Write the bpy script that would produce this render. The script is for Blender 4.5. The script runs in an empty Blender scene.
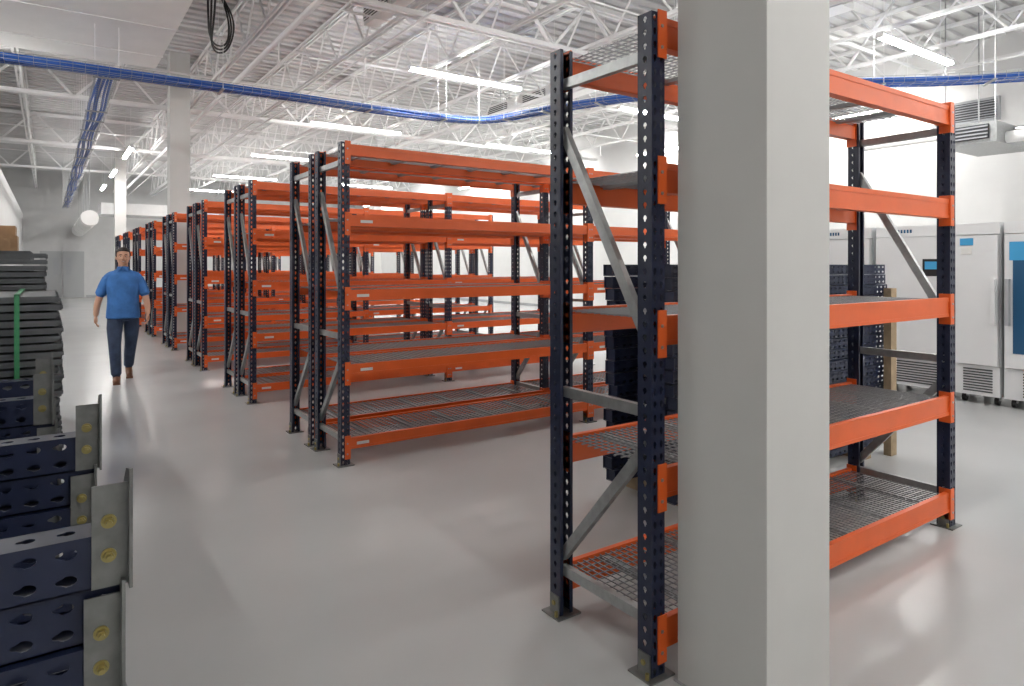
import bpy, math, random
from mathutils import Vector, Matrix
from mathutils.bvhtree import BVHTree
random.seed(7)
scene = bpy.context.scene

# ------------------------------------------------------------------ materials
def mat(name, col, rough=0.5, metal=0.0, noise=0.0, nscale=8.0, emis=None, estr=0.0, bump=0.0, spec=None):
    m = bpy.data.materials.new(name); m.use_nodes = True
    nt = m.node_tree; b = nt.nodes["Principled BSDF"]
    b.inputs["Base Color"].default_value = (*col, 1)
    b.inputs["Roughness"].default_value = rough
    b.inputs["Metallic"].default_value = metal
    if spec is not None: b.inputs["Specular IOR Level"].default_value = spec
    if noise > 0 or bump > 0:
        tc = nt.nodes.new("ShaderNodeTexCoord"); n = nt.nodes.new("ShaderNodeTexNoise")
        n.inputs["Scale"].default_value = nscale; n.inputs["Detail"].default_value = 5
        nt.links.new(tc.outputs["Object"], n.inputs["Vector"])
        if noise > 0:
            r = nt.nodes.new("ShaderNodeValToRGB")
            r.color_ramp.elements[0].position = 0.3; r.color_ramp.elements[1].position = 0.7
            r.color_ramp.elements[0].color = (*[c*(1-noise) for c in col], 1)
            r.color_ramp.elements[1].color = (*[min(1, c*(1+noise)) for c in col], 1)
            nt.links.new(n.outputs["Fac"], r.inputs["Fac"]); nt.links.new(r.outputs["Color"], b.inputs["Base Color"])
        if bump > 0:
            bp = nt.nodes.new("ShaderNodeBump"); bp.inputs["Strength"].default_value = bump
            bp.inputs["Distance"].default_value = 0.02
            nt.links.new(n.outputs["Fac"], bp.inputs["Height"]); nt.links.new(bp.outputs["Normal"], b.inputs["Normal"])
    if emis:
        b.inputs["Emission Color"].default_value = (*emis, 1); b.inputs["Emission Strength"].default_value = estr
    return m

M_floor = mat("floor_epoxy", (0.515, 0.52, 0.52), 0.27, noise=0.04, nscale=0.9, spec=0.5)
M_wall = mat("wall_paint", (0.74, 0.74, 0.735), 0.6, noise=0.02, nscale=3)
M_wall2 = mat("wall_paint_grey", (0.58, 0.58, 0.58), 0.6, noise=0.03, nscale=3)
M_col = mat("column_paint", (0.60, 0.595, 0.58), 0.55, noise=0.015, nscale=5)
M_deck = mat("roof_deck_paint", (0.64, 0.64, 0.64), 0.6, noise=0.08, nscale=2)
M_steelw = mat("white_painted_steel", (0.84, 0.84, 0.84), 0.5, noise=0.04, nscale=4)
M_duct = mat("duct_wrap", (0.86, 0.86, 0.85), 0.55, noise=0.03, nscale=2, bump=0.5)
M_orange = mat("orange_beam_paint", (0.76, 0.125, 0.020), 0.40, noise=0.06, nscale=6)
M_navy = mat("navy_post_paint", (0.010, 0.016, 0.045), 0.38, noise=0.15, nscale=10)
M_galv = mat("galvanised_steel", (0.38, 0.39, 0.39), 0.38, 0.75, noise=0.12, nscale=25)
M_plate = mat("galvanised_plate", (0.22, 0.225, 0.22), 0.45, 0.7, noise=0.2, nscale=18)
M_wire = mat("deck_wire", (0.34, 0.35, 0.36), 0.42, 0.6)
M_brass = mat("zinc_yellow_bolt", (0.38, 0.32, 0.13), 0.35, 0.8)
M_label = mat("label_paper", (0.72, 0.72, 0.70), 0.6)
M_blue = mat("blue_cable", (0.018, 0.11, 0.46), 0.45)
M_light = mat("led_diffuser", (0.9, 0.9, 0.9), 0.5, emis=(1.0, 0.985, 0.95), estr=80)
M_black = mat("black_rubber", (0.015, 0.015, 0.016), 0.5)
M_fr = mat("freezer_enamel", (0.74, 0.75, 0.76), 0.35, noise=0.02, nscale=3)
M_fr2 = mat("freezer_grey_panel", (0.38, 0.39, 0.41), 0.4)
M_glass = mat("tinted_glass", (0.03, 0.10, 0.20), 0.08)
M_stick = mat("blue_sticker", (0.05, 0.33, 0.62), 0.5)
M_card = mat("cardboard", (0.36, 0.22, 0.12), 0.8, noise=0.1, nscale=9)
M_wood = mat("pallet_wood", (0.36, 0.27, 0.17), 0.75, noise=0.2, nscale=12)
M_green = mat("green_strap", (0.05, 0.28, 0.12), 0.5)
M_bin = mat("grey_steel_panel", (0.15, 0.16, 0.17), 0.45, 0.3, noise=0.1, nscale=14)
M_dark = mat("vent_dark", (0.06, 0.065, 0.07), 0.6)
M_door = mat("door_paint", (0.40, 0.41, 0.42), 0.5)

# ------------------------------------------------------------------ mesh builder
class MB:
    def __init__(s): s.v = []; s.f = []; s.m = []; s.mats = []
    def mi(s, m):
        if m not in s.mats: s.mats.append(m)
        return s.mats.index(m)
    def box(s, x0, x1, y0, y1, z0, z1, m):
        k = len(s.v); i = s.mi(m)
        s.v += [(x0,y0,z0),(x1,y0,z0),(x1,y1,z0),(x0,y1,z0),(x0,y0,z1),(x1,y0,z1),(x1,y1,z1),(x0,y1,z1)]
        for q in ((0,3,2,1),(4,5,6,7),(0,1,5,4),(1,2,6,5),(2,3,7,6),(3,0,4,7)):
            s.f.append(tuple(k+a for a in q)); s.m.append(i)
    def bar(s, p0, p1, w, h, m, up=(0,0,1)):
        p0 = Vector(p0); p1 = Vector(p1); d = (p1-p0).normalized(); up = Vector(up)
        if abs(d.dot(up)) > 0.99: up = Vector((0,1,0)) if abs(d.y) < 0.9 else Vector((1,0,0))
        a = d.cross(up).normalized(); b = a.cross(d).normalized()
        k = len(s.v); i = s.mi(m)
        for p in (p0, p1):
            for sa, sb in ((-1,-1),(1,-1),(1,1),(-1,1)):
                s.v.append(tuple(p + a*sa*w/2 + b*sb*h/2))
        for q in ((0,3,2,1),(4,5,6,7),(0,1,5,4),(1,2,6,5),(2,3,7,6),(3,0,4,7)):
            s.f.append(tuple(k+a_ for a_ in q)); s.m.append(i)
    def cyl(s, p0, p1, r, m, n=8, r2=None):
        p0 = Vector(p0); p1 = Vector(p1); d = (p1-p0).normalized()
        up = Vector((0,0,1)) if abs(d.z) < 0.9 else Vector((1,0,0))
        a = d.cross(up).normalized(); b = a.cross(d).normalized()
        k = len(s.v); i = s.mi(m); r2 = r if r2 is None else r2
        for p, rr in ((p0, r), (p1, r2)):
            for j in range(n):
                t = 2*math.pi*j/n
                s.v.append(tuple(p + a*math.cos(t)*rr + b*math.sin(t)*rr))
        for j in range(n):
            s.f.append((k+j, k+(j+1) % n, k+n+(j+1) % n, k+n+j)); s.m.append(i)
        s.f.append(tuple(k+j for j in range(n))[::-1]); s.m.append(i)
        s.f.append(tuple(k+n+j for j in range(n))); s.m.append(i)
    def perf(s, o, u, v, w, length, m, pitch=0.05, rx=0.009, ry=0.015, n=8, depth=0.003):
        """perforated sheet strip: o origin, u across (width w), v along; teardrop holes"""
        o = Vector(o); u = Vector(u); v = Vector(v); nrm = u.cross(v)
        i = s.mi(m); cnt = int(length/pitch); ph = length/cnt
        ca = math.atan2(ph/2, w/2)
        ang = [ca, math.pi/2, math.pi-ca, math.pi, math.pi+ca, 1.5*math.pi, 2*math.pi-ca, 2*math.pi]
        if n > 8:
            a2 = []
            for j in range(8):
                a0 = ang[j-1] if j > 0 else 0.0
                a2 += [(a0+ang[j])/2, ang[j]]
            ang = a2
        for c in range(cnt):
            ctr = o + u*(w/2) + v*(ph*(c+0.5))
            k = len(s.v); N = len(ang)
            for t in ang:
                cx, sy = math.cos(t), math.sin(t)
                sc = min((w/2)/max(abs(cx), 1e-9), (ph/2)/max(abs(sy), 1e-9))
                s.v.append(tuple(ctr + u*cx*sc + v*sy*sc))
            for dd in (0, -depth):
                for t in ang:
                    cx, sy = math.cos(t), math.sin(t)
                    wf = 1.0 if sy > -0.2 else 0.62
                    s.v.append(tuple(ctr + u*cx*rx*wf + v*sy*ry + nrm*dd))
            for j in range(N):
                j2 = (j+1) % N
                s.f.append((k+j, k+j2, k+N+j2, k+N+j)); s.m.append(i)
                s.f.append((k+N+j, k+N+j2, k+2*N+j2, k+2*N+j)); s.m.append(i)
    def mesh(s, name):
        me = bpy.data.meshes.new(name); me.from_pydata(s.v, [], s.f)
        for m in s.mats: me.materials.append(m)
        me.polygons.foreach_set("material_index", s.m); me.update(); return me
    def obj(s, name, loc=(0,0,0), parent=None, smooth=False):
        me = s.mesh(name); o = bpy.data.objects.new(name, me); o.location = loc
        if smooth: me.polygons.foreach_set("use_smooth", [True]*len(me.polygons))
        scene.collection.objects.link(o)
        if parent: o.parent = parent
        return o
def inst(name, me, loc, rot=0.0):
    o = bpy.data.objects.new(name, me); o.location = loc; o.rotation_euler[2] = rot
    scene.collection.objects.link(o); return o

# ------------------------------------------------------------------ room shell
XL, XR, YB, YF, ZC = -2.7, 15.0, -3.5, 38.0, 6.0
ZT = ZC-0.056     # underside of deck ribs: where hangers end
def shell(name, a, m):
    b = MB(); b.box(*a, m); return b.obj(name)
shell("floor", (XL, XR, YB, YF, -0.1, 0), M_floor)
shell("wall_left", (XL-0.2, XL, YB, YF, 0, ZC+0.2), M_wall)
shell("wall_right", (XR, XR+0.2, YB, YF, 0, ZC+0.2), M_wall)
shell("wall_far", (XL, XR, YF, YF+0.2, 0, ZC+0.2), M_wall2)
shell("wall_back", (XL, XR, YB-0.2, YB, 0, ZC+0.2), M_wall)
shell("wall_partition", (-1.15, -0.95, 17, YF, 0, 3.9), M_wall2)
b = MB(); b.box(XL, XR, YB, YF, ZC, ZC+0.12, M_deck)
y = YB+0.1
while y < YF:
    b.box(XL, XR, y, y+0.13, ZC-0.05, ZC, M_deck); y += 0.28
b.obj("ceiling")
for nm, a in (("baseboard_right", (XR-0.015, XR, YB, YF, 0, 0.1)), ("baseboard_far", (XL, XR, YF-0.015, YF, 0, 0.1))):
    shell(nm, a, M_fr2)
shell("bulkhead_1", (1.7, 6.0, 30.5, 32.5, 3.55, 4.0), M_steelw)  # bulkhead slab below the ceiling at the far end
b = MB()
b.box(-0.4, 1.5, YF-0.06, YF-0.01, 0, 2.3, M_wall2)
b.box(-0.32, 0.53, YF-0.09, YF-0.05, 0.02, 2.2, M_door); b.box(0.57, 1.42, YF-0.09, YF-0.05, 0.02, 2.2, M_door)
b.box(0.2, 0.4, YF-0.1, YF-0.085, 1.1, 1.9, M_fr2); b.box(0.7, 0.9, YF-0.1, YF-0.085, 1.1, 1.9, M_fr2)
b.box(0.45, 0.49, YF-0.13, YF-0.09, 0.95, 1.15, M_galv)
b.obj("door_1")

# columns
def column(x, y, w=0.375):
    b = MB(); b.box(0, w, 0, w, 0, ZT, M_col)
    b.box(-0.012, w+0.012, -0.012, w+0.012, 0, 0.004, M_fr2)
    o = b.obj("structural_column", (x, y, 0))
    bv = o.modifiers.new("bevel", 'BEVEL'); bv.width = 0.006; bv.segments = 2; bv.limit_method = 'ANGLE'
column(1.925, 1.305); column(2.05, 15.2, 0.38); column(2.05, 29.0, 0.38); column(12.4, 15.2, 0.38); column(12.4, 29.0, 0.38)

# roof joists
b = MB(); zt, zb = ZC-0.09, 5.13
x = -2.0
while x < XR:
    for z in (zt, zb):
        for dx in (-0.035, 0.035):
            b.bar((x+dx, YB+0.02, z), (x+dx, YF-0.02, z), 0.03, 0.05, M_steelw)
    y = YB+0.02; up = True; st = 0.62
    while y < YF-st:
        z0, z1 = (zb, zt) if up else (zt, zb)
        b.cyl((x, y, z0), (x, y+st, z1), 0.019, M_steelw, 5)
        y += st; up = not up
    x += 1.55
b.obj("roof_joists")
# girders along X
b = MB()
for gy in (1.5, 8.4, 16.6, 23.3, 29.2):
    for z in (zt-0.05, zb-0.08):
        for dy in (-0.06, 0.06):
            b.bar((XL+0.02, gy+dy, z), (XR-0.02, gy+dy, z), 0.05, 0.07, M_steelw)
    x = XL+0.05; up = True; st = 0.775
    while x < XR-st:
        z0, z1 = (zb-0.08, zt) if up else (zt, zb-0.08)
        b.bar((x, gy, z0), (x+st, gy, z1), 0.045, 0.045, M_steelw)
        x += st; up = not up
b.obj("roof_girders")
# bridging + conduits + sprinkler pipes
b = MB()
for k, yy in enumerate([3.0, 5.9, 7.1, 9.2, 11.6, 12.6, 14.0, 17.4, 19.4, 21.6, 24.3, 27.0]):
    b.cyl((XL+0.03, yy, 5.2+0.05*(k % 3)), (XR-0.12, yy, 5.2+0.05*(k % 3)), [0.018, 0.03, 0.012][k % 3], M_steelw, 8)
for k, xx in enumerate([2.9, 3.2, 4.3, 8.3, 8.5, 12.9]):
    b.cyl((xx, YB+0.03, 5.0-0.05*(k % 2)), (xx, YF-0.03, 5.0-0.05*(k % 2)), [0.045, 0.015, 0.022][k % 3], M_steelw, 10)
for k in range(16):
    xx = [2.9, 4.3, 8.3, 12.9][k % 4]; yy = 3+ (k//4)*3.7
    b.cyl((xx, yy, 4.98), (xx, yy, 4.68), 0.012, M_steelw, 6)
    b.cyl((xx, yy, 4.68), (xx, yy, 4.66), 0.035, M_steelw, 8)
b.obj("sprinkler_pipes")
# ceiling ductwork
def duct(x0, x1, y0, y1, z0, z1, grille=False):
    b = MB(); b.box(x0, x1, y0, y1, z0, z1, M_duct)
    yy = y0+0.6
    while yy < y1-0.1:
        b.box(x0-0.012, x1+0.012, yy, yy+0.04, z0-0.012, z1+0.012, M_duct)
        if grille:
            b.box(x0-0.01, x0, yy+0.15, yy+1.0, z0+0.06, z1-0.06, M_dark)
            for k in range(5): b.box(x0-0.02, x0-0.01, yy+0.15, yy+1.0, z0+0.07+k*0.045, z0+0.085+k*0.045, M_steelw)
        yy += 1.5
    for yy in (y0+0.9, (y0+y1)/2, y1-0.4):
        for xx in (x0+0.05, x1-0.05): b.cyl((xx, yy, z1), (xx, yy, ZT), 0.008, M_galv, 5)
    return b.obj("air_duct")
duct(-2.6, 1.52, 1.0, 12.9, 4.93, 5.09)
duct(3.95, 4.15, 5.0, 9.6, 5.2, 5.55, True)
duct(9.1, 9.45, 5.0, 14.0, 5.2, 5.55, True)
b = MB()
x0, z0, r, ya, yb = 1.2, 3.2, 0.27, 27.5, 37.8
b.cyl((x0, ya, z0), (x0, yb, z0), r, M_duct, 20)
yy = ya+0.5
while yy < yb:
    b.cyl((x0, yy, z0), (x0, yy+0.05, z0), r+0.02, M_duct, 20); b.cyl((x0, yy, z0+r), (x0, yy, ZT), 0.01, M_galv, 5); yy += 2.4
b.obj("round_air_duct", smooth=False)

# linear lights
def lamp(cx, cy, z, L, along='X'):
    b = MB(); h = L/2
    b.box(-h, h, -0.05, 0.05, 0.02, 0.06, M_steelw)
    b.box(-h+0.01, h-0.01, -0.042, 0.042, -0.025, 0.02, M_light)
    b.box(-h-0.012, -h+0.01, -0.05, 0.05, -0.028, 0.06, M_steelw); b.box(h-0.01, h+0.012, -0.05, 0.05, -0.028, 0.06, M_steelw)
    for xx in (-h*0.7, h*0.7): b.cyl((xx, 0, 0.06), (xx, 0, ZT-z), 0.006, M_steelw, 5)
    o = b.obj("linear_light_fixture", (cx, cy, z))
    if along == 'Y': o.rotation_euler[2] = math.pi/2
for yy in (-0.6, 4.75, 10.0, 15.1, 20.5, 26.0, 31.5):
    lamp(6.03, yy, 4.8, 2.25)
    lamp(10.8, yy, 4.8, 2.25)
for yy in (-1.0, 6.2, 11.8, 17, 22.2, 27.4, 32.6):
    if yy > 20: lamp(1.9, yy, 4.8, 2.3, 'Y')
    lamp(14.35, yy+1.1, 4.8, 2.3, 'Y')
lamp(1.75, -1.9, 4.8, 2.0, 'Y')  # extra unseen lamp behind the camera, lights the foreground
for yy in (7.6, 13.8): lamp(-1.5, yy, 4.6, 2.3, 'Y')  # added fill row outside the left frame edge, brightens aisle and duct

# ------------------------------------------------------------------ cable tray
def smooth_path(pts, it=3):
    pts = [Vector(p) for p in pts]
    for _ in range(it):
        q = [pts[0]]
        for a, c in zip(pts[:-1], pts[1:]):
            q += [a*0.75+c*0.25, a*0.25+c*0.75]
        q.append(pts[-1]); pts = q
    return pts
def tray(pts, name, w=0.3, cables=9):
    b = MB(); P = smooth_path(pts)
    def side(i):
        d = (P[min(i+1, len(P)-1)] - P[max(i-1, 0)]).normalized(); return Vector((d.y, -d.x, 0))
    S = [side(i) for i in range(len(P))]
    offs = [(-w/2, 0.1), (-w/2, 0.05), (-w/2, 0), (-w/6, 0), (w/6, 0), (w/2, 0), (w/2, 0.05), (w/2, 0.1)]
    for i in range(len(P)-1):
        for o_, z_ in offs:
            b.bar(P[i]+S[i]*o_+Vector((0,0,z_)), P[i+1]+S[i+1]*o_+Vector((0,0,z_)), 0.005, 0.005, M_galv)
        L = (P[i+1]-P[i]).length; n = max(1, int(L/0.13))
        for j in range(n):
            t = j/n; c = P[i].lerp(P[i+1], t); s_ = S[i].lerp(S[i+1], t)
            b.bar(c-s_*w/2, c+s_*w/2, 0.004, 0.004, M_galv)
            b.bar(c-s_*w/2, c-s_*w/2+Vector((0,0,0.1)), 0.004, 0.004, M_galv)
            b.bar(c+s_*w/2, c+s_*w/2+Vector((0,0,0.1)), 0.004, 0.004, M_galv)
    rnd = random.Random(3)
    for k in range(cables):
        ph = rnd.random()*6; o0 = -w/2+0.03+(w-0.06)*k/(cables-1); zz = 0.02+0.022*(k % 3)
        prev = None; acc = 0
        for i in range(len(P)-1):
            L = (P[i+1]-P[i]).length; n = max(1, int(L/0.35))
            for j in range(n):
                t = j/n; c = P[i].lerp(P[i+1], t); s_ = S[i].lerp(S[i+1], t); acc += L/n
                q = c + s_*(o0+0.02*math.sin(acc*1.3+ph)) + Vector((0, 0, zz+0.008*math.sin(acc*2+ph)))
                if prev is not None: b.cyl(prev, q, 0.018, M_blue, 6)
                prev = q
    for i in range(len(P)-1):
        L = (P[i+1]-P[i]).length; n = max(1, round(L/1.6)) if L > 0.9 else (1 if i % 5 == 0 else 0)
        for j in range(n):
            c = P[i].lerp(P[i+1], (j+0.5)/n); s_ = S[i]
            for sg in (-1, 1): b.cyl(c+s_*sg*(w/2+0.02), c+s_*sg*(w/2+0.02)+Vector((0,0,ZT-c.z)), 0.004, M_steelw, 5)
            b.bar(c-s_*(w/2+0.04)-Vector((0,0,0.015)), c+s_*(w/2+0.04)-Vector((0,0,0.015)), 0.04, 0.02, M_galv)
    b.obj(name)
tray([(-2.6,10.65,4.14),(3,10.55,4.14),(5.8,10.5,4.14),(6.7,10.3,4.14),(6.9,8.9,4.14),(7.5,7.4,4.14),(9.0,5.6,4.14),(10.7,4.1,4.14),(12.2,2.2,4.14),(13.0,-1,4.14)], "cable_tray")
tray([(0.68,10.9,4.2),(0.68,20,4.2),(0.68,37.5,4.2)], "cable_tray", 0.25, 5)
# dark cable loops hanging from joists at left
b = MB()
for o_ in (0.0, 0.05, 0.1):
    P = smooth_path([(1.75+o_,9.6,5.85),(1.8+o_,9.9,5.1),(1.9,10.3,4.72-o_),(2.2,10.6,4.8-o_),(2.3+o_,10.9,5.3),(2.2,11.2,5.85)], 3)
    for p, q in zip(P[:-1], P[1:]): b.cyl(p, q, 0.014, M_black, 6)
b.obj("hanging_cable_loop")

# ------------------------------------------------------------------ racks
PW, PD, PH, RD = 0.07, 0.07, 2.5, 0.61
LEV = [0.20, 0.77, 1.35, 1.93, 2.48]
def post(b, x, y, back, n=8):
    X = Vector((1,0,0)); Z = Vector((0,0,1)); Y = Vector((0,1,0))
    if not back:
        for k in (0, 1): b.perf((x+k*PW/2, y, 0), X, Z, PW/2, PH, M_navy, n=n, rx=0.0085, ry=0.015)
    else:
        for k in (0, 1): b.perf((x+PW-k*PW/2, y+PD, 0), -X, Z, PW/2, PH, M_navy, n=n, rx=0.0085, ry=0.015)
    b.perf((x, y+PD, 0), -Y, Z, PD, PH, M_navy, n=n, rx=0.010, ry=0.013)
    b.perf((x+PW, y, 0), Y, Z, PD, PH, M_navy, n=n, rx=0.010, ry=0.013)
    yl = y+PD if not back else y
    b.box(x, x+0.016, yl-0.002, yl+0.002, 0, PH, M_navy); b.box(x+PW-0.016, x+PW, yl-0.002, yl+0.002, 0, PH, M_navy)
    b.box(x-0.03, x+PW+0.03, y-0.025, y+PD+0.025, 0, 0.007, M_plate)
    b.box(x-0.006, x, y+0.005, y+PD-0.005, 0.007, 0.09, M_plate); b.box(x+PW, x+PW+0.006, y+0.005, y+PD-0.005, 0.007, 0.09, M_plate)
    b.cyl((x-0.012, y+PD/2, 0.055), (x-0.006, y+PD/2, 0.055), 0.011, M_brass, 6)
    b.cyl((x-0.018, y+0.005, 0.007), (x-0.018, y+0.005, 0.03), 0.008, M_brass, 6)
    b.cyl((x+PW+0.018, y+0.065, 0.007), (x+PW+0.018, y+0.065, 0.03), 0.008, M_brass, 6)
def frame(b, x, n=8):
    post(b, x, 0, False, n); post(b, x, RD-PD, True, n)
    xm = x+PW/2; ya, yb = 0.05, RD-0.05
    def brace(p, q):
        p = Vector(p); q = Vector(q); d = (q-p).normalized(); nn = Vector((1,0,0)).cross(d)
        b.bar(p, q, 0.042, 0.004, M_galv, up=(1,0,0))
        b.bar(p+nn*0.02+Vector((0.013,0,0)), q+nn*0.02+Vector((0.013,0,0)), 0.004, 0.028, M_galv, up=(1,0,0))
        b.bar(p-nn*0.02+Vector((0.013,0,0)), q-nn*0.02+Vector((0.013,0,0)), 0.004, 0.028, M_galv, up=(1,0,0))
    xs = xm-0.012
    for z in (0.2, 0.99, 2.35): brace((xs, ya, z), (xs, yb, z))
    brace((xs, yb, 2.15), (xs, ya, 1.26)); brace((xs, ya, 0.86), (xs, yb, 0.26))
def beam(b, x0, x1, y, zt, front, bh=0.105):
    s = 1 if front else -1
    def bx(xa, xb, ya, yb, za, zb, m):
        b.box(xa, xb, min(y+s*ya, y+s*yb), max(y+s*ya, y+s*yb), za, zb, m)
    bx(x0+0.004, x1-0.004, 0.006, 0.03, zt-bh, zt+0.008, M_orange)
    bx(x0+0.004, x1-0.004, 0.03, 0.052, zt-bh, zt-0.022, M_orange)
    bx(x0+0.004, x1-0.004, 0.003, 0.006, zt-0.018, zt+0.008, M_orange)
    bx(x0+0.004, x1-0.004, 0.003, 0.006, zt-bh, zt-bh+0.018, M_orange)
    for xa, sg in ((x0, 1), (x1, -1)):
        xi = xa
        bx(min(xi, xi+sg*0.006), max(xi, xi+sg*0.006), -0.006, 0.058, zt-0.15, zt+0.03, M_orange)
        bx(min(xi, xi-sg*0.04), max(xi, xi-sg*0.04), -0.006, -0.001, zt-0.15, zt+0.03, M_orange)
        for zz in (-0.11, -0.03):
            p = y - s*0.006
            b.cyl((xi-sg*0.02, p, zt+zz), (xi-sg*0.02, p-s*0.003, zt+zz), 0.007, M_galv, 6)
def rack_mesh(bays, n=8, bh=0.105, wp=0.05, wt=0.0025, ny=12, labels=True):
    b = MB(); BP = 2.44+PW
    for k in range(bays+1): frame(b, k*BP, n)
    for k in range(bays):
        x0 = k*BP+PW; x1 = x0+2.44
        for li, z in enumerate(LEV):
            beam(b, x0, x1, 0.0, z, True, bh); beam(b, x0, x1, RD, z, False, bh)
            xx = x0+0.03
            while xx < x1-0.02:
                b.box(xx-wt, xx+wt, 0.031, RD-0.031, z-0.006, z-0.001, M_wire); xx += wp
            for j in range(ny):
                yy = 0.04+j*(RD-0.08)/(ny-1)
                b.box(x0+0.01, x1-0.01, yy-wt, yy+wt, z-0.011, z-0.006, M_wire)
            for j in range(6):
                xc = x0+0.22+j*0.4
                b.box(xc-0.02, xc+0.02, 0.031, RD-0.031, z-0.03, z-0.011, M_wire)
            if labels and li < 4:
                lx = 0.06 if li % 2 == 0 else 0.09
                b.box(x0+lx, x0+lx+0.10, 0.0015, 0.0055, z-0.05, z-0.028, M_label)
    return b.mesh("pallet_rack")
RM1 = rack_mesh(1, 16, 0.105, 0.034, 0.0022, 14, False); RM2 = rack_mesh(2, 8, 0.078, 0.05, 0.0040, 12)
inst("pallet_rack", RM1, (1.845, 1.735, 0))
for k in range(8):
    Y0 = 4.94+k*2.81
    inst("pallet_rack", RM2, (1.845, Y0, 0)); inst("pallet_rack", RM2, (1.845, Y0+0.71, 0))

# ------------------------------------------------------------------ stacks of lying upright frames
def lying_post(b, x0, x1, y, z, h=0.1, dep=0.085, n=16):
    X = Vector((1,0,0)); Y = Vector((0,1,0)); Z = Vector((0,0,1)); L = x1-x0
    b.perf((x0, y, z+h/2), -Z, X, h/2, L, M_navy, n=n, rx=0.0105, ry=0.0175, pitch=0.062)
    b.perf((x0, y, z+h), -Z, X, h/2, L, M_navy, n=n, rx=0.0105, ry=0.0175, pitch=0.062)
    b.perf((x0, y+dep, z+h), -Y, X, dep, L, M_navy, n=n, rx=0.012, ry=0.016, pitch=0.062)
    b.box(x0, x1, y, y+dep, z, z+0.003, M_navy)
    if n == 8:
        b.box(x0, x1, y+dep-0.003, y+dep, z, z+h, M_navy); b.box(x0+0.01, x0+0.016, y+0.004, y+dep-0.004, z+0.003, z+h-0.004, M_navy)
    else:
        b.box(x0, x1, y+dep-0.003, y+dep, z, z+0.03, M_navy); b.box(x0, x1, y+dep-0.003, y+dep, z+h-0.03, z+h, M_navy)
def end_plate(b, x, y, z, h):
    b.box(x-0.055, x+0.005, y-0.006, y-0.001, z, z+h*0.96, M_plate)
    k = len(b.v); i = b.mi(M_plate)
    prof = [(y-0.035, z-0.0), (y+0.1, z), (y+0.1, z+h*0.8), (y+0.03, z+h*1.05), (y-0.035, z+h*1.12)]
    for xx in (x+0.005, x+0.011):
        for (yy, zz) in prof: b.v.append((xx, yy, zz))
    n = len(prof)
    b.f.append(tuple(k+j for j in range(n))); b.m.append(i); b.f.append(tuple(k+n+j for j in range(n))[::-1]); b.m.append(i)
    for j in range(n): b.f.append((k+j, k+(j+1) % n, k+n+(j+1) % n, k+n+j)); b.m.append(i)
    for zz in (0.3, 0.62):
        b.cyl((x-0.027, y-0.006, z+h*zz), (x-0.027, y-0.009, z+h*zz), 0.0135, M_brass, 16)
        b.cyl((x-0.027, y-0.009, z+h*zz), (x-0.027, y-0.019, z+h*zz), 0.0095, M_brass, 6)
        b.cyl((x-0.027, y-0.019, z+h*zz), (x-0.027, y-0.026, z+h*zz), 0.0055, M_brass, 8)
def frame_stack(name, x0, x1, y0, depth, layers, pitch=0.105, seed=1, plates=True, n=16, jit=0.012):
    b = MB(); r = random.Random(seed)
    b.box(x0+0.2, x0+0.3, y0-0.02, y0+depth+0.1, 0, 0.09, M_wood); b.box(x1-0.4, x1-0.3, y0-0.02, y0+depth+0.1, 0, 0.09, M_wood)
    for k in range(layers):
        z = 0.09+k*pitch; dx = r.uniform(-jit, jit); dy = r.uniform(-0.012, 0.012)
        for yy in (y0, y0+depth-0.085):
            lying_post(b, x0+dx, x1+dx, yy+dy, z, h=pitch-0.004, n=n)
            if plates and k % 2 == 0: end_plate(b, x1+dx, yy+dy, z, pitch*1.95)
        for xx in (0.3, 1.0, 1.9):
            b.bar((x0+xx+dx, y0+0.08, z+0.05), (x0+xx+dx+0.25*(k % 2), y0+depth-0.08, z+0.05), 0.04, 0.03, M_galv)
    return b.obj(name)
frame_stack("stacked_rack_frames", -2.35, 0.112, 1.50, 0.98, 9, seed=2)
frame_stack("stacked_rack_frames", -2.42, 0.02, 3.18, 0.6, 9, seed=5)
frame_stack("stacked_rack_frames", 3.12, 5.72, 2.75, 0.6, 18, pitch=0.0815, seed=9, plates=False, n=8, jit=0.03)
b = MB()
b.box(5.6, 5.69, 2.66, 2.72, 0, 1.36, M_wood)
b.obj("timber_post")

# stacks of panels on left
def deck_stack(x0, x1, y0, y1, n, pitch, strap=False, seed=0):
    b = MB(); r = random.Random(seed)
    for xx in (x0+0.05, (x0+x1)/2-0.05, x1-0.15): b.box(xx, xx+0.1, y0, y1, 0, 0.1, M_wood)
    b.box(x0, x1, y0, y1, 0.1, 0.12, M_wood)
    for k in range(n):
        z = 0.12+k*pitch; d = r.uniform(-0.012, 0.012); e = r.uniform(-0.012, 0.012)
        b.box(x0+d, x1+d, y0+e, y1+e, z+pitch-0.012, z+pitch-0.004, M_bin)
        b.box(x0+d, x1+d, y0+e, y0+e+0.006, z+0.006, z+pitch-0.004, M_bin)
        b.box(x1+d-0.006, x1+d, y0+e, y1+e, z+0.006, z+pitch-0.004, M_bin)
        b.box(x0+d, x1+d, y0+e-0.012, y0+e, z+pitch-0.018, z+pitch-0.006, M_bin)
        yy = y0+0.05
        while yy < y1: b.box(x1+d, x1+d+0.008, yy, yy+0.02, z+0.01, z+pitch-0.01, M_bin); yy += 0.16
    zt_ = 0.12+n*pitch
    if strap:
        for xs in (x1-0.19, x0+0.3):
            b.box(xs, xs+0.022, y0-0.035, y0-0.03, 0.08, zt_+0.01, M_green); b.box(xs, xs+0.022, y0-0.035, y1+0.02, zt_+0.005, zt_+0.01, M_green)
    b.obj("stacked_shelf_panels"); return zt_
deck_stack(-1.25, 0.05, 4.2, 5.15, 31, 0.041, True, 1)
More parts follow.
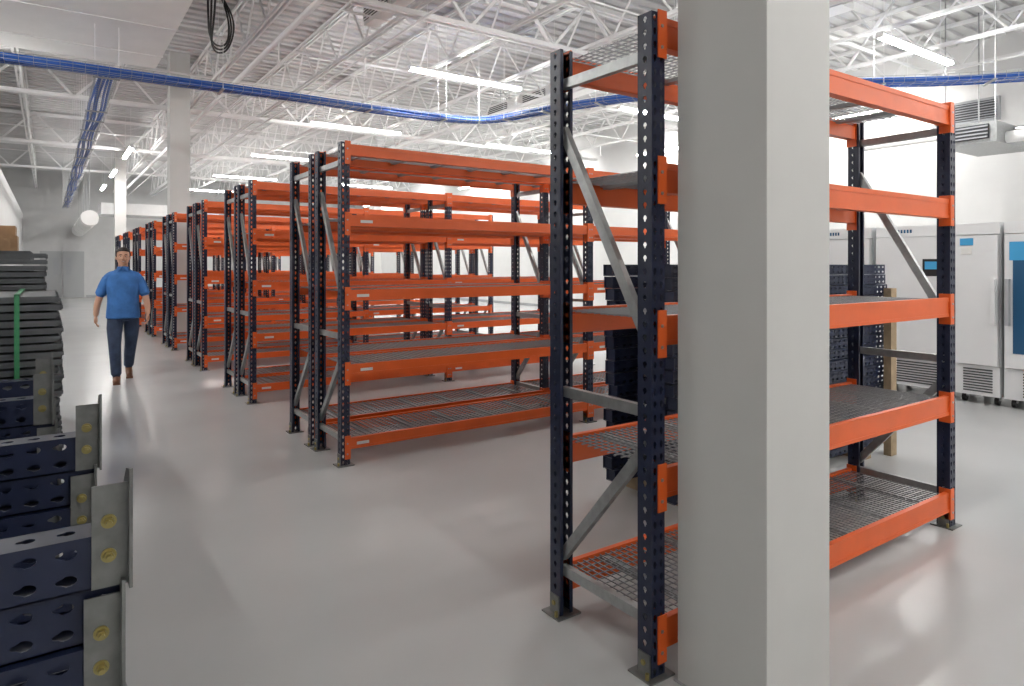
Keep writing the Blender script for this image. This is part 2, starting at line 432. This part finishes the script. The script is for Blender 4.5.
deck_stack(-1.3, -0.02, 5.5, 6.5, 36, 0.042, False, 2)
z3 = deck_stack(-1.5, -0.12, 7.0, 8.2, 37, 0.042, False, 3)
b = MB()
for (xa, xb, ya, yb, za, zb) in ((-0.75, -0.22, 7.2, 7.6, 0, 0.13), (-1.3, -0.8, 7.25, 7.7, 0, 0.2), (-0.8, -0.25, 7.7, 8.1, 0, 0.24)):
    b.box(xa, xb, ya, yb, z3+za, z3+zb, M_card); b.box((xa+xb)/2-0.03, (xa+xb)/2+0.03, ya-0.002, yb+0.002, z3+za, z3+zb+0.002, M_wood)
b.obj("cardboard_boxes")

# ------------------------------------------------------------------ freezers
def freezer(y0, y1, kind, x=8.5, h=2.02, depth=0.85):
    b = MB(); w = y1-y0
    b.box(0.05, depth, 0, w, 0.1, h, M_fr)
    b.box(-0.03, 0.045, 0.012, w-0.012, 0.44, h-0.14, M_fr)
    b.box(0.0, 0.05, 0.0, w, h-0.13, h, M_fr)
    b.box(0.0, 0.05, 0.0, w, 0.1, 0.43, M_fr)
    for k in range(9): b.box(-0.008, 0.0, w*0.15, w*0.8, 0.14+k*0.03, 0.155+k*0.03, M_dark)
    for yy in (0.06, w-0.06):
        for xx in (0.12, depth-0.1):
            b.cyl((xx, yy-0.02, 0.045), (xx, yy+0.02, 0.045), 0.045, M_black, 12); b.box(xx-0.02, xx+0.02, yy-0.03, yy+0.03, 0.05, 0.1, M_galv)
    if kind == 'logo':
        for k in range(5): b.box(-0.003, 0.0, w*0.5+k*0.035, w*0.5+0.022+k*0.035, h-0.085, h-0.045, M_glass)
        b.box(-0.036, -0.03, w*0.12, w*0.34, 1.42, 1.62, M_black); b.box(-0.038, -0.036, w*0.15, w*0.31, 1.50, 1.59, M_stick)
        b.box(-0.09, -0.03, w*0.05, w*0.1, 0.95, 1.35, M_fr2)
    if kind == 'glass':
        b.box(-0.036, -0.03, 0.09, w-0.09, 0.6, h-0.3, M_glass); b.box(-0.034, -0.031, w*0.3, w*0.75, h-0.1-0.14, h-0.16, M_label)
        b.box(-0.04, -0.035, w-0.2, w-0.06, h-0.42, h-0.22, M_stick); b.box(-0.09, -0.03, w-0.07, w-0.03, 0.9, 1.4, M_fr2)
    if kind == 'side':
        b.box(-0.036, -0.03, w*0.55, w*0.85, h-0.25, h-0.17, M_stick); b.box(-0.036, -0.03, w*0.58, w*0.82, h-0.35, h-0.27, M_label)
        b.box(-0.08, -0.03, w*0.05, w*0.13, 0.9, 1.4, M_fr)
    o = b.obj("laboratory_freezer", (x, y0, 0))
    bv = o.modifiers.new("bevel", 'BEVEL'); bv.width = 0.006; bv.segments = 2; bv.limit_method = 'ANGLE'
freezer(4.28, 5.1, 'logo'); freezer(3.38, 4.22, 'logo'); freezer(2.90, 3.34, 'side'); freezer(2.0, 2.86, 'glass'); freezer(1.1, 1.94, 'glass')

# wall vents
for (ya, yb, za, zb) in ((5.1, 6.3, 4.35, 4.8), (9.3, 10.4, 4.35, 4.8)):
    b = MB(); b.box(XR-0.05, XR-0.001, ya, yb, za, zb, M_fr2)
    b.box(XR-0.06, XR-0.05, ya+0.05, yb-0.05, za+0.05, zb-0.05, M_dark)
    zz = za+0.07
    while zz < zb-0.06: b.bar((XR-0.07, ya+0.04, zz), (XR-0.07, yb-0.04, zz), 0.03, 0.012, M_fr2); zz += 0.05
    b.obj("wall_vent")
# air handling piping at right
b = MB()
b.box(-0.9, 0.6, -0.4, 0.4, 0, 0.32, M_galv); b.box(-0.95, -0.9, -0.3, 0.3, 0.06, 0.28, M_dark)
for k in range(4): b.box(-0.97, -0.95, -0.3, 0.3, 0.07+k*0.055, 0.09+k*0.055, M_fr2)
b.cyl((-0.5, -0.4, 0.1), (-0.5, -2.6, 0.1), 0.09, M_duct, 14); b.cyl((-0.2, -0.4, 0.25), (-0.2, -2.6, 0.25), 0.06, M_galv, 12)
b.cyl((-0.7, 0.4, 0.2), (-0.7, 2.0, 0.2), 0.05, M_duct, 12)
for xx in (-0.8, 0.5):
    for yy in (-0.35, 0.35): b.cyl((xx, yy, 0.32), (xx, yy, ZT-3.45), 0.012, M_galv, 6)
b.obj("air_handler", (12.8, 4.5, 3.45))

# ------------------------------------------------------------------ man
M_skin = mat("skin", (0.56, 0.31, 0.21), 0.5)
M_shirt = mat("blue_shirt", (0.045, 0.17, 0.46), 0.8, noise=0.18, nscale=9, bump=0.8)
M_jean = mat("dark_jeans", (0.030, 0.048, 0.095), 0.85, noise=0.3, nscale=9, bump=0.6)
M_shoe = mat("brown_leather", (0.17, 0.07, 0.035), 0.5)
M_hair = mat("dark_hair", (0.018, 0.012, 0.01), 0.6)
M_eye = mat("eye_dark", (0.02, 0.015, 0.012), 0.3)
M_teeth = mat("teeth", (0.75, 0.72, 0.68), 0.4)
M_lip = mat("lips", (0.36, 0.13, 0.10), 0.5)

class Body(MB):
    def rings(s, rings, m, n=20):
        k = len(s.v); i = s.mi(m)
        for (c, A, B) in rings:
            for j in range(n):
                t = 2*math.pi*j/n
                s.v.append(tuple(Vector(c)+A*math.cos(t)+B*math.sin(t)))
        R = len(rings)
        for r in range(R-1):
            for j in range(n):
                s.f.append((k+r*n+j, k+r*n+(j+1) % n, k+(r+1)*n+(j+1) % n, k+(r+1)*n+j)); s.m.append(i)
        s.f.append(tuple(k+j for j in range(n))[::-1]); s.m.append(i)
        s.f.append(tuple(k+(R-1)*n+j for j in range(n))); s.m.append(i)
    def loft(s, data, m, n=24):
        s.rings([((cx, cy, z), Vector((rx, 0, 0)), Vector((0, ry, 0))) for (z, rx, ry, cx, cy) in data], m, n)
    def tube(s, pts, rad, m, n=14, flat=1.0, fdir=(1,0,0)):
        P = [Vector(p) for p in pts]; out = []
        Q, R = [P[0]], [rad[0]]
        for i in range(len(P)-1):
            for t in (0.25, 0.5, 0.75, 1.0):
                p0 = P[max(i-1, 0)]; p1 = P[i]; p2 = P[i+1]; p3 = P[min(i+2, len(P)-1)]
                q = 0.5*((2*p1)+(p2-p0)*t+(2*p0-5*p1+4*p2-p3)*t*t+(3*p1-p0-3*p2+p3)*t**3)
                Q.append(q); R.append(rad[i]*(1-t)+rad[i+1]*t)
        d0 = (Q[1]-Q[0]).normalized(); d1 = (Q[-1]-Q[-2]).normalized()
        Q = [Q[0]-d0*R[0]*0.7]+Q+[Q[-1]+d1*R[-1]*0.7]; R = [R[0]*0.5]+R+[R[-1]*0.5]
        for i in range(len(Q)):
            d = (Q[min(i+1, len(Q)-1)]-Q[max(i-1, 0)]).normalized()
            f = Vector(fdir); A = (f-d*f.dot(d)).normalized(); B = d.cross(A).normalized()
            out.append((Q[i], A*R[i]*flat, B*R[i]))
        s.rings(out, m, n)
    def ell(s, c, rx, ry, rz, m, n=14):
        out = []
        for k in range(1, 10):
            t = math.pi*k/10
            out.append((Vector(c)+Vector((0, 0, -math.cos(t)*rz)), Vector((rx*math.sin(t), 0, 0)), Vector((0, ry*math.sin(t), 0))))
        s.rings(out, m, n)

man = bpy.data.objects.new("walking_man", None); scene.collection.objects.link(man)
man.location = (0.83, 10.36, 0.0); man.rotation_euler[2] = math.radians(-3)
B = Body()
B.loft([(0.80,0.13,0.10,0,0.0),(0.86,0.166,0.116,0,0.0),(0.93,0.166,0.116,0,0)], M_jean)
B.tube([(-0.088,0,0.84),(-0.100,-0.09,0.70),(-0.100,-0.19,0.50),(-0.092,-0.215,0.32),(-0.084,-0.245,0.12)], [0.098,0.094,0.075,0.069,0.062], M_jean)
B.tube([(0.088,0.0,0.84),(0.100,0.02,0.70),(0.092,0.055,0.50),(0.082,0.17,0.33),(0.075,0.275,0.17)], [0.098,0.094,0.075,0.069,0.062], M_jean)
B.tube([(-0.08,-0.235,0.10),(-0.08,-0.24,0.055)], [0.045,0.048], M_shoe)
B.tube([(-0.08,-0.215,0.046),(-0.083,-0.31,0.046),(-0.088,-0.40,0.038)], [0.042,0.046,0.036], M_shoe)
B.box(-0.125,-0.042,-0.42,-0.18,0.0,0.022,M_shoe)
B.tube([(0.075,0.28,0.155),(0.076,0.285,0.12)], [0.043,0.045], M_shoe)
B.tube([(0.076,0.30,0.115),(0.078,0.215,0.075),(0.08,0.12,0.04)], [0.042,0.044,0.036], M_shoe)
B.box(0.04,0.12,0.085,0.17,0.0,0.03,M_shoe)
B.loft([(0.835,0.188,0.138,0,-0.008),(0.845,0.201,0.150,0,-0.008),(0.93,0.196,0.148,0,-0.010),(1.05,0.186,0.146,0,-0.016),(1.15,0.187,0.142,0,-0.014),
        (1.25,0.198,0.138,0,-0.006),(1.33,0.205,0.130,0,0.002),(1.39,0.202,0.114,0,0.006),(1.432,0.172,0.098,0,0.010),(1.465,0.125,0.084,0,0.012),(1.495,0.080,0.074,0,0.010),(1.512,0.06,0.06,0,0.006)], M_shirt, 32)
B.loft([(1.475,0.084,0.080,0,0.006),(1.505,0.073,0.075,0,0.004),(1.527,0.069,0.069,0,0.002)], M_shirt)
for sg in (-1, 1):
    B.tube([(sg*0.020,-0.068,1.522),(sg*0.042,-0.090,1.488),(sg*0.058,-0.098,1.465)], [0.009,0.013,0.008], M_shirt)
    B.tube([(sg*0.07,0.01,1.40),(sg*0.13,0.01,1.395),(sg*0.185,0.01,1.36)], [0.078,0.072,0.062], M_shirt, n=18)
B.loft([(1.46,0.058,0.058,0,0.008),(1.52,0.057,0.059,0,0.004),(1.60,0.058,0.062,0,0.004)], M_skin)
armR = [(-0.182,0.01,1.365),(-0.230,0.03,1.25),(-0.270,0.05,1.12),(-0.300,0.02,1.00),(-0.312,-0.01,0.885)]
armL = [(0.182,0.01,1.365),(0.228,0.0,1.25),(0.264,-0.015,1.12),(0.284,-0.080,1.00),(0.284,-0.145,0.90)]
rr = [0.055,0.049,0.043,0.039,0.030]
for A in (armR, armL):
    B.tube(A, rr, M_skin)
    P = [Vector(p) for p in A]
    B.tube([P[0], P[0].lerp(P[1], 0.5), P[1], P[1].lerp(P[2], 0.65)], [0.062,0.065,0.065,0.067], M_shirt, n=18)
def hand(w, d, side):
    w = Vector(w); d = Vector(d).normalized(); f = Vector((0, -1, 0)); f = (f-d*f.dot(d)).normalized(); nrm = Vector((-side, 0, 0))
    B.tube([w-d*0.02, w+d*0.015, w+d*0.045, w+d*0.085], [0.028,0.029,0.038,0.038], M_skin, flat=0.6, fdir=(1,0,0))
    for k, (o_, L) in enumerate(((0.030,0.068),(0.010,0.076),(-0.010,0.071),(-0.029,0.056))):
        p = w+d*0.082+f*o_
        B.tube([p, p+d*L*0.42+nrm*0.006, p+d*L*0.75+nrm*0.018, p+d*L*0.92+nrm*0.034], [0.0095,0.009,0.0085,0.0075], M_skin, n=8)
    p = w+d*0.025+f*0.028
    B.tube([p, p+d*0.025+f*0.022+nrm*0.006, p+d*0.055+f*0.03+nrm*0.014], [0.0125,0.011,0.009], M_skin, n=8)
hand(armR[-1], (-0.01, -0.03, -1), -1); hand(armL[-1], (-0.01, -0.22, -1), 1)
B.loft([(1.538,0.022,0.022,0,-0.062),(1.55,0.042,0.042,0,-0.052),(1.575,0.058,0.066,0,-0.032),(1.60,0.067,0.080,0,-0.02),(1.63,0.073,0.089,0,-0.012),(1.66,0.077,0.095,0,-0.004),
        (1.69,0.079,0.099,0,0.0),(1.72,0.076,0.095,0,0.003),(1.745,0.064,0.08,0,0.004),(1.765,0.040,0.05,0,0.004),(1.772,0.015,0.02,0,0.004)], M_skin, 28)
B.tube([(0,-0.096,1.672),(0,-0.110,1.65),(0,-0.117,1.635)], [0.008,0.010,0.013], M_skin, n=10)
B.ell((0.013,-0.105,1.63),0.009,0.01,0.008,M_skin); B.ell((-0.013,-0.105,1.63),0.009,0.01,0.008,M_skin)
B.tube([(-0.05,-0.080,1.685),(-0.02,-0.095,1.688),(0.02,-0.095,1.688),(0.05,-0.080,1.685)], [0.006,0.008,0.008,0.006], M_skin, n=8)
B.ell((0.043,-0.070,1.632),0.022,0.020,0.018,M_skin); B.ell((-0.043,-0.070,1.632),0.022,0.020,0.018,M_skin)
B.ell((0,-0.080,1.562),0.022,0.016,0.016,M_skin)
for sg in (-1, 1): B.ell((sg*0.082,0.004,1.65),0.009,0.019,0.031,M_skin)
me = B.mesh("body_src"); src = bpy.data.objects.new("body_src", me); scene.collection.objects.link(src)
rm = src.modifiers.new("rm", 'REMESH'); rm.mode = 'VOXEL'; rm.voxel_size = 0.0045; rm.use_smooth_shade = True
sm = src.modifiers.new("sm", 'SMOOTH'); sm.iterations = 4; sm.factor = 0.5
bpy.context.view_layer.update()
bm_ = bpy.data.meshes.new_from_object(src.evaluated_get(bpy.context.evaluated_depsgraph_get()))
bm_.materials.clear()
for m in B.mats: bm_.materials.append(m)
tree = BVHTree.FromPolygons([Vector(v) for v in B.v], B.f)
ids = []
for p in bm_.polygons:
    r = tree.find_nearest(p.center); ids.append(B.m[r[2]] if r[2] is not None else 0)
bm_.polygons.foreach_set("material_index", ids); bm_.polygons.foreach_set("use_smooth", [True]*len(ids))
body = bpy.data.objects.new("body", bm_); scene.collection.objects.link(body); body.parent = man
bpy.data.objects.remove(src)
F = Body()
for sg in (-1, 1):
    F.ell((sg*0.030,-0.0865,1.664),0.012,0.006,0.006,M_teeth); F.ell((sg*0.030,-0.091,1.664),0.006,0.0035,0.006,M_eye)
    F.tube([(sg*0.014,-0.100,1.684),(sg*0.032,-0.0965,1.690),(sg*0.052,-0.080,1.684)], [0.0035,0.004,0.0025], M_hair, n=8)
F.tube([(-0.028,-0.088,1.605),(-0.014,-0.0965,1.599),(0,-0.099,1.597),(0.014,-0.0965,1.599),(0.028,-0.088,1.605)], [0.0035,0.006,0.0065,0.006,0.0035], M_lip, n=8)
F.tube([(-0.02,-0.097,1.602),(0,-0.1045,1.598),(0.02,-0.097,1.602)], [0.0025,0.0035,0.0025], M_teeth, n=8)
F.obj("face", parent=man, smooth=True)
H = Body()
H.loft([(1.70,0.083,0.078,0,0.028),(1.722,0.0855,0.088,0,0.018),(1.742,0.081,0.096,0,0.006),(1.765,0.065,0.080,0,0.004),(1.785,0.043,0.057,0,0.002),(1.793,0.017,0.02,0,0.0)], M_hair, 24)
H.loft([(1.575,0.05,0.045,0,0.05),(1.62,0.070,0.065,0,0.045),(1.66,0.080,0.075,0,0.038),(1.71,0.083,0.082,0,0.03)], M_hair, 24)
for sg in (-1, 1): H.tube([(sg*0.078,-0.022,1.715),(sg*0.080,-0.025,1.68),(sg*0.077,-0.025,1.655)], [0.012,0.009,0.005], M_hair, n=8)
hm = H.mesh("hs"); hs = bpy.data.objects.new("hs", hm); scene.collection.objects.link(hs)
r_ = hs.modifiers.new("rm", 'REMESH'); r_.mode = 'VOXEL'; r_.voxel_size = 0.005; r_.use_smooth_shade = True
s2 = hs.modifiers.new("sm", 'SMOOTH'); s2.iterations = 3
bpy.context.view_layer.update()
h2 = bpy.data.meshes.new_from_object(hs.evaluated_get(bpy.context.evaluated_depsgraph_get())); h2.materials.clear(); h2.materials.append(M_hair)
h2.polygons.foreach_set("material_index", [0]*len(h2.polygons)); h2.polygons.foreach_set("use_smooth", [True]*len(h2.polygons))
hair = bpy.data.objects.new("hair", h2); scene.collection.objects.link(hair); hair.parent = man
bpy.data.objects.remove(hs)

# ------------------------------------------------------------------ world + camera
w = bpy.data.worlds.new("World"); scene.world = w; w.use_nodes = True
w.node_tree.nodes["Background"].inputs[0].default_value = (0.8, 0.85, 0.9, 1); w.node_tree.nodes["Background"].inputs[1].default_value = 0.3
cam = bpy.data.cameras.new("camera"); co = bpy.data.objects.new("camera", cam); scene.collection.objects.link(co)
cam.lens = 665/1024*36; cam.sensor_width = 36; cam.shift_y = -78/1024; cam.clip_start = 0.05; cam.clip_end = 200
co.location = (0, 0, 1.55); co.rotation_euler = (math.radians(90), 0, math.radians(-34.9))
scene.camera = co
scene.view_settings.view_transform = 'Standard'
scene.view_settings.exposure = 0.5
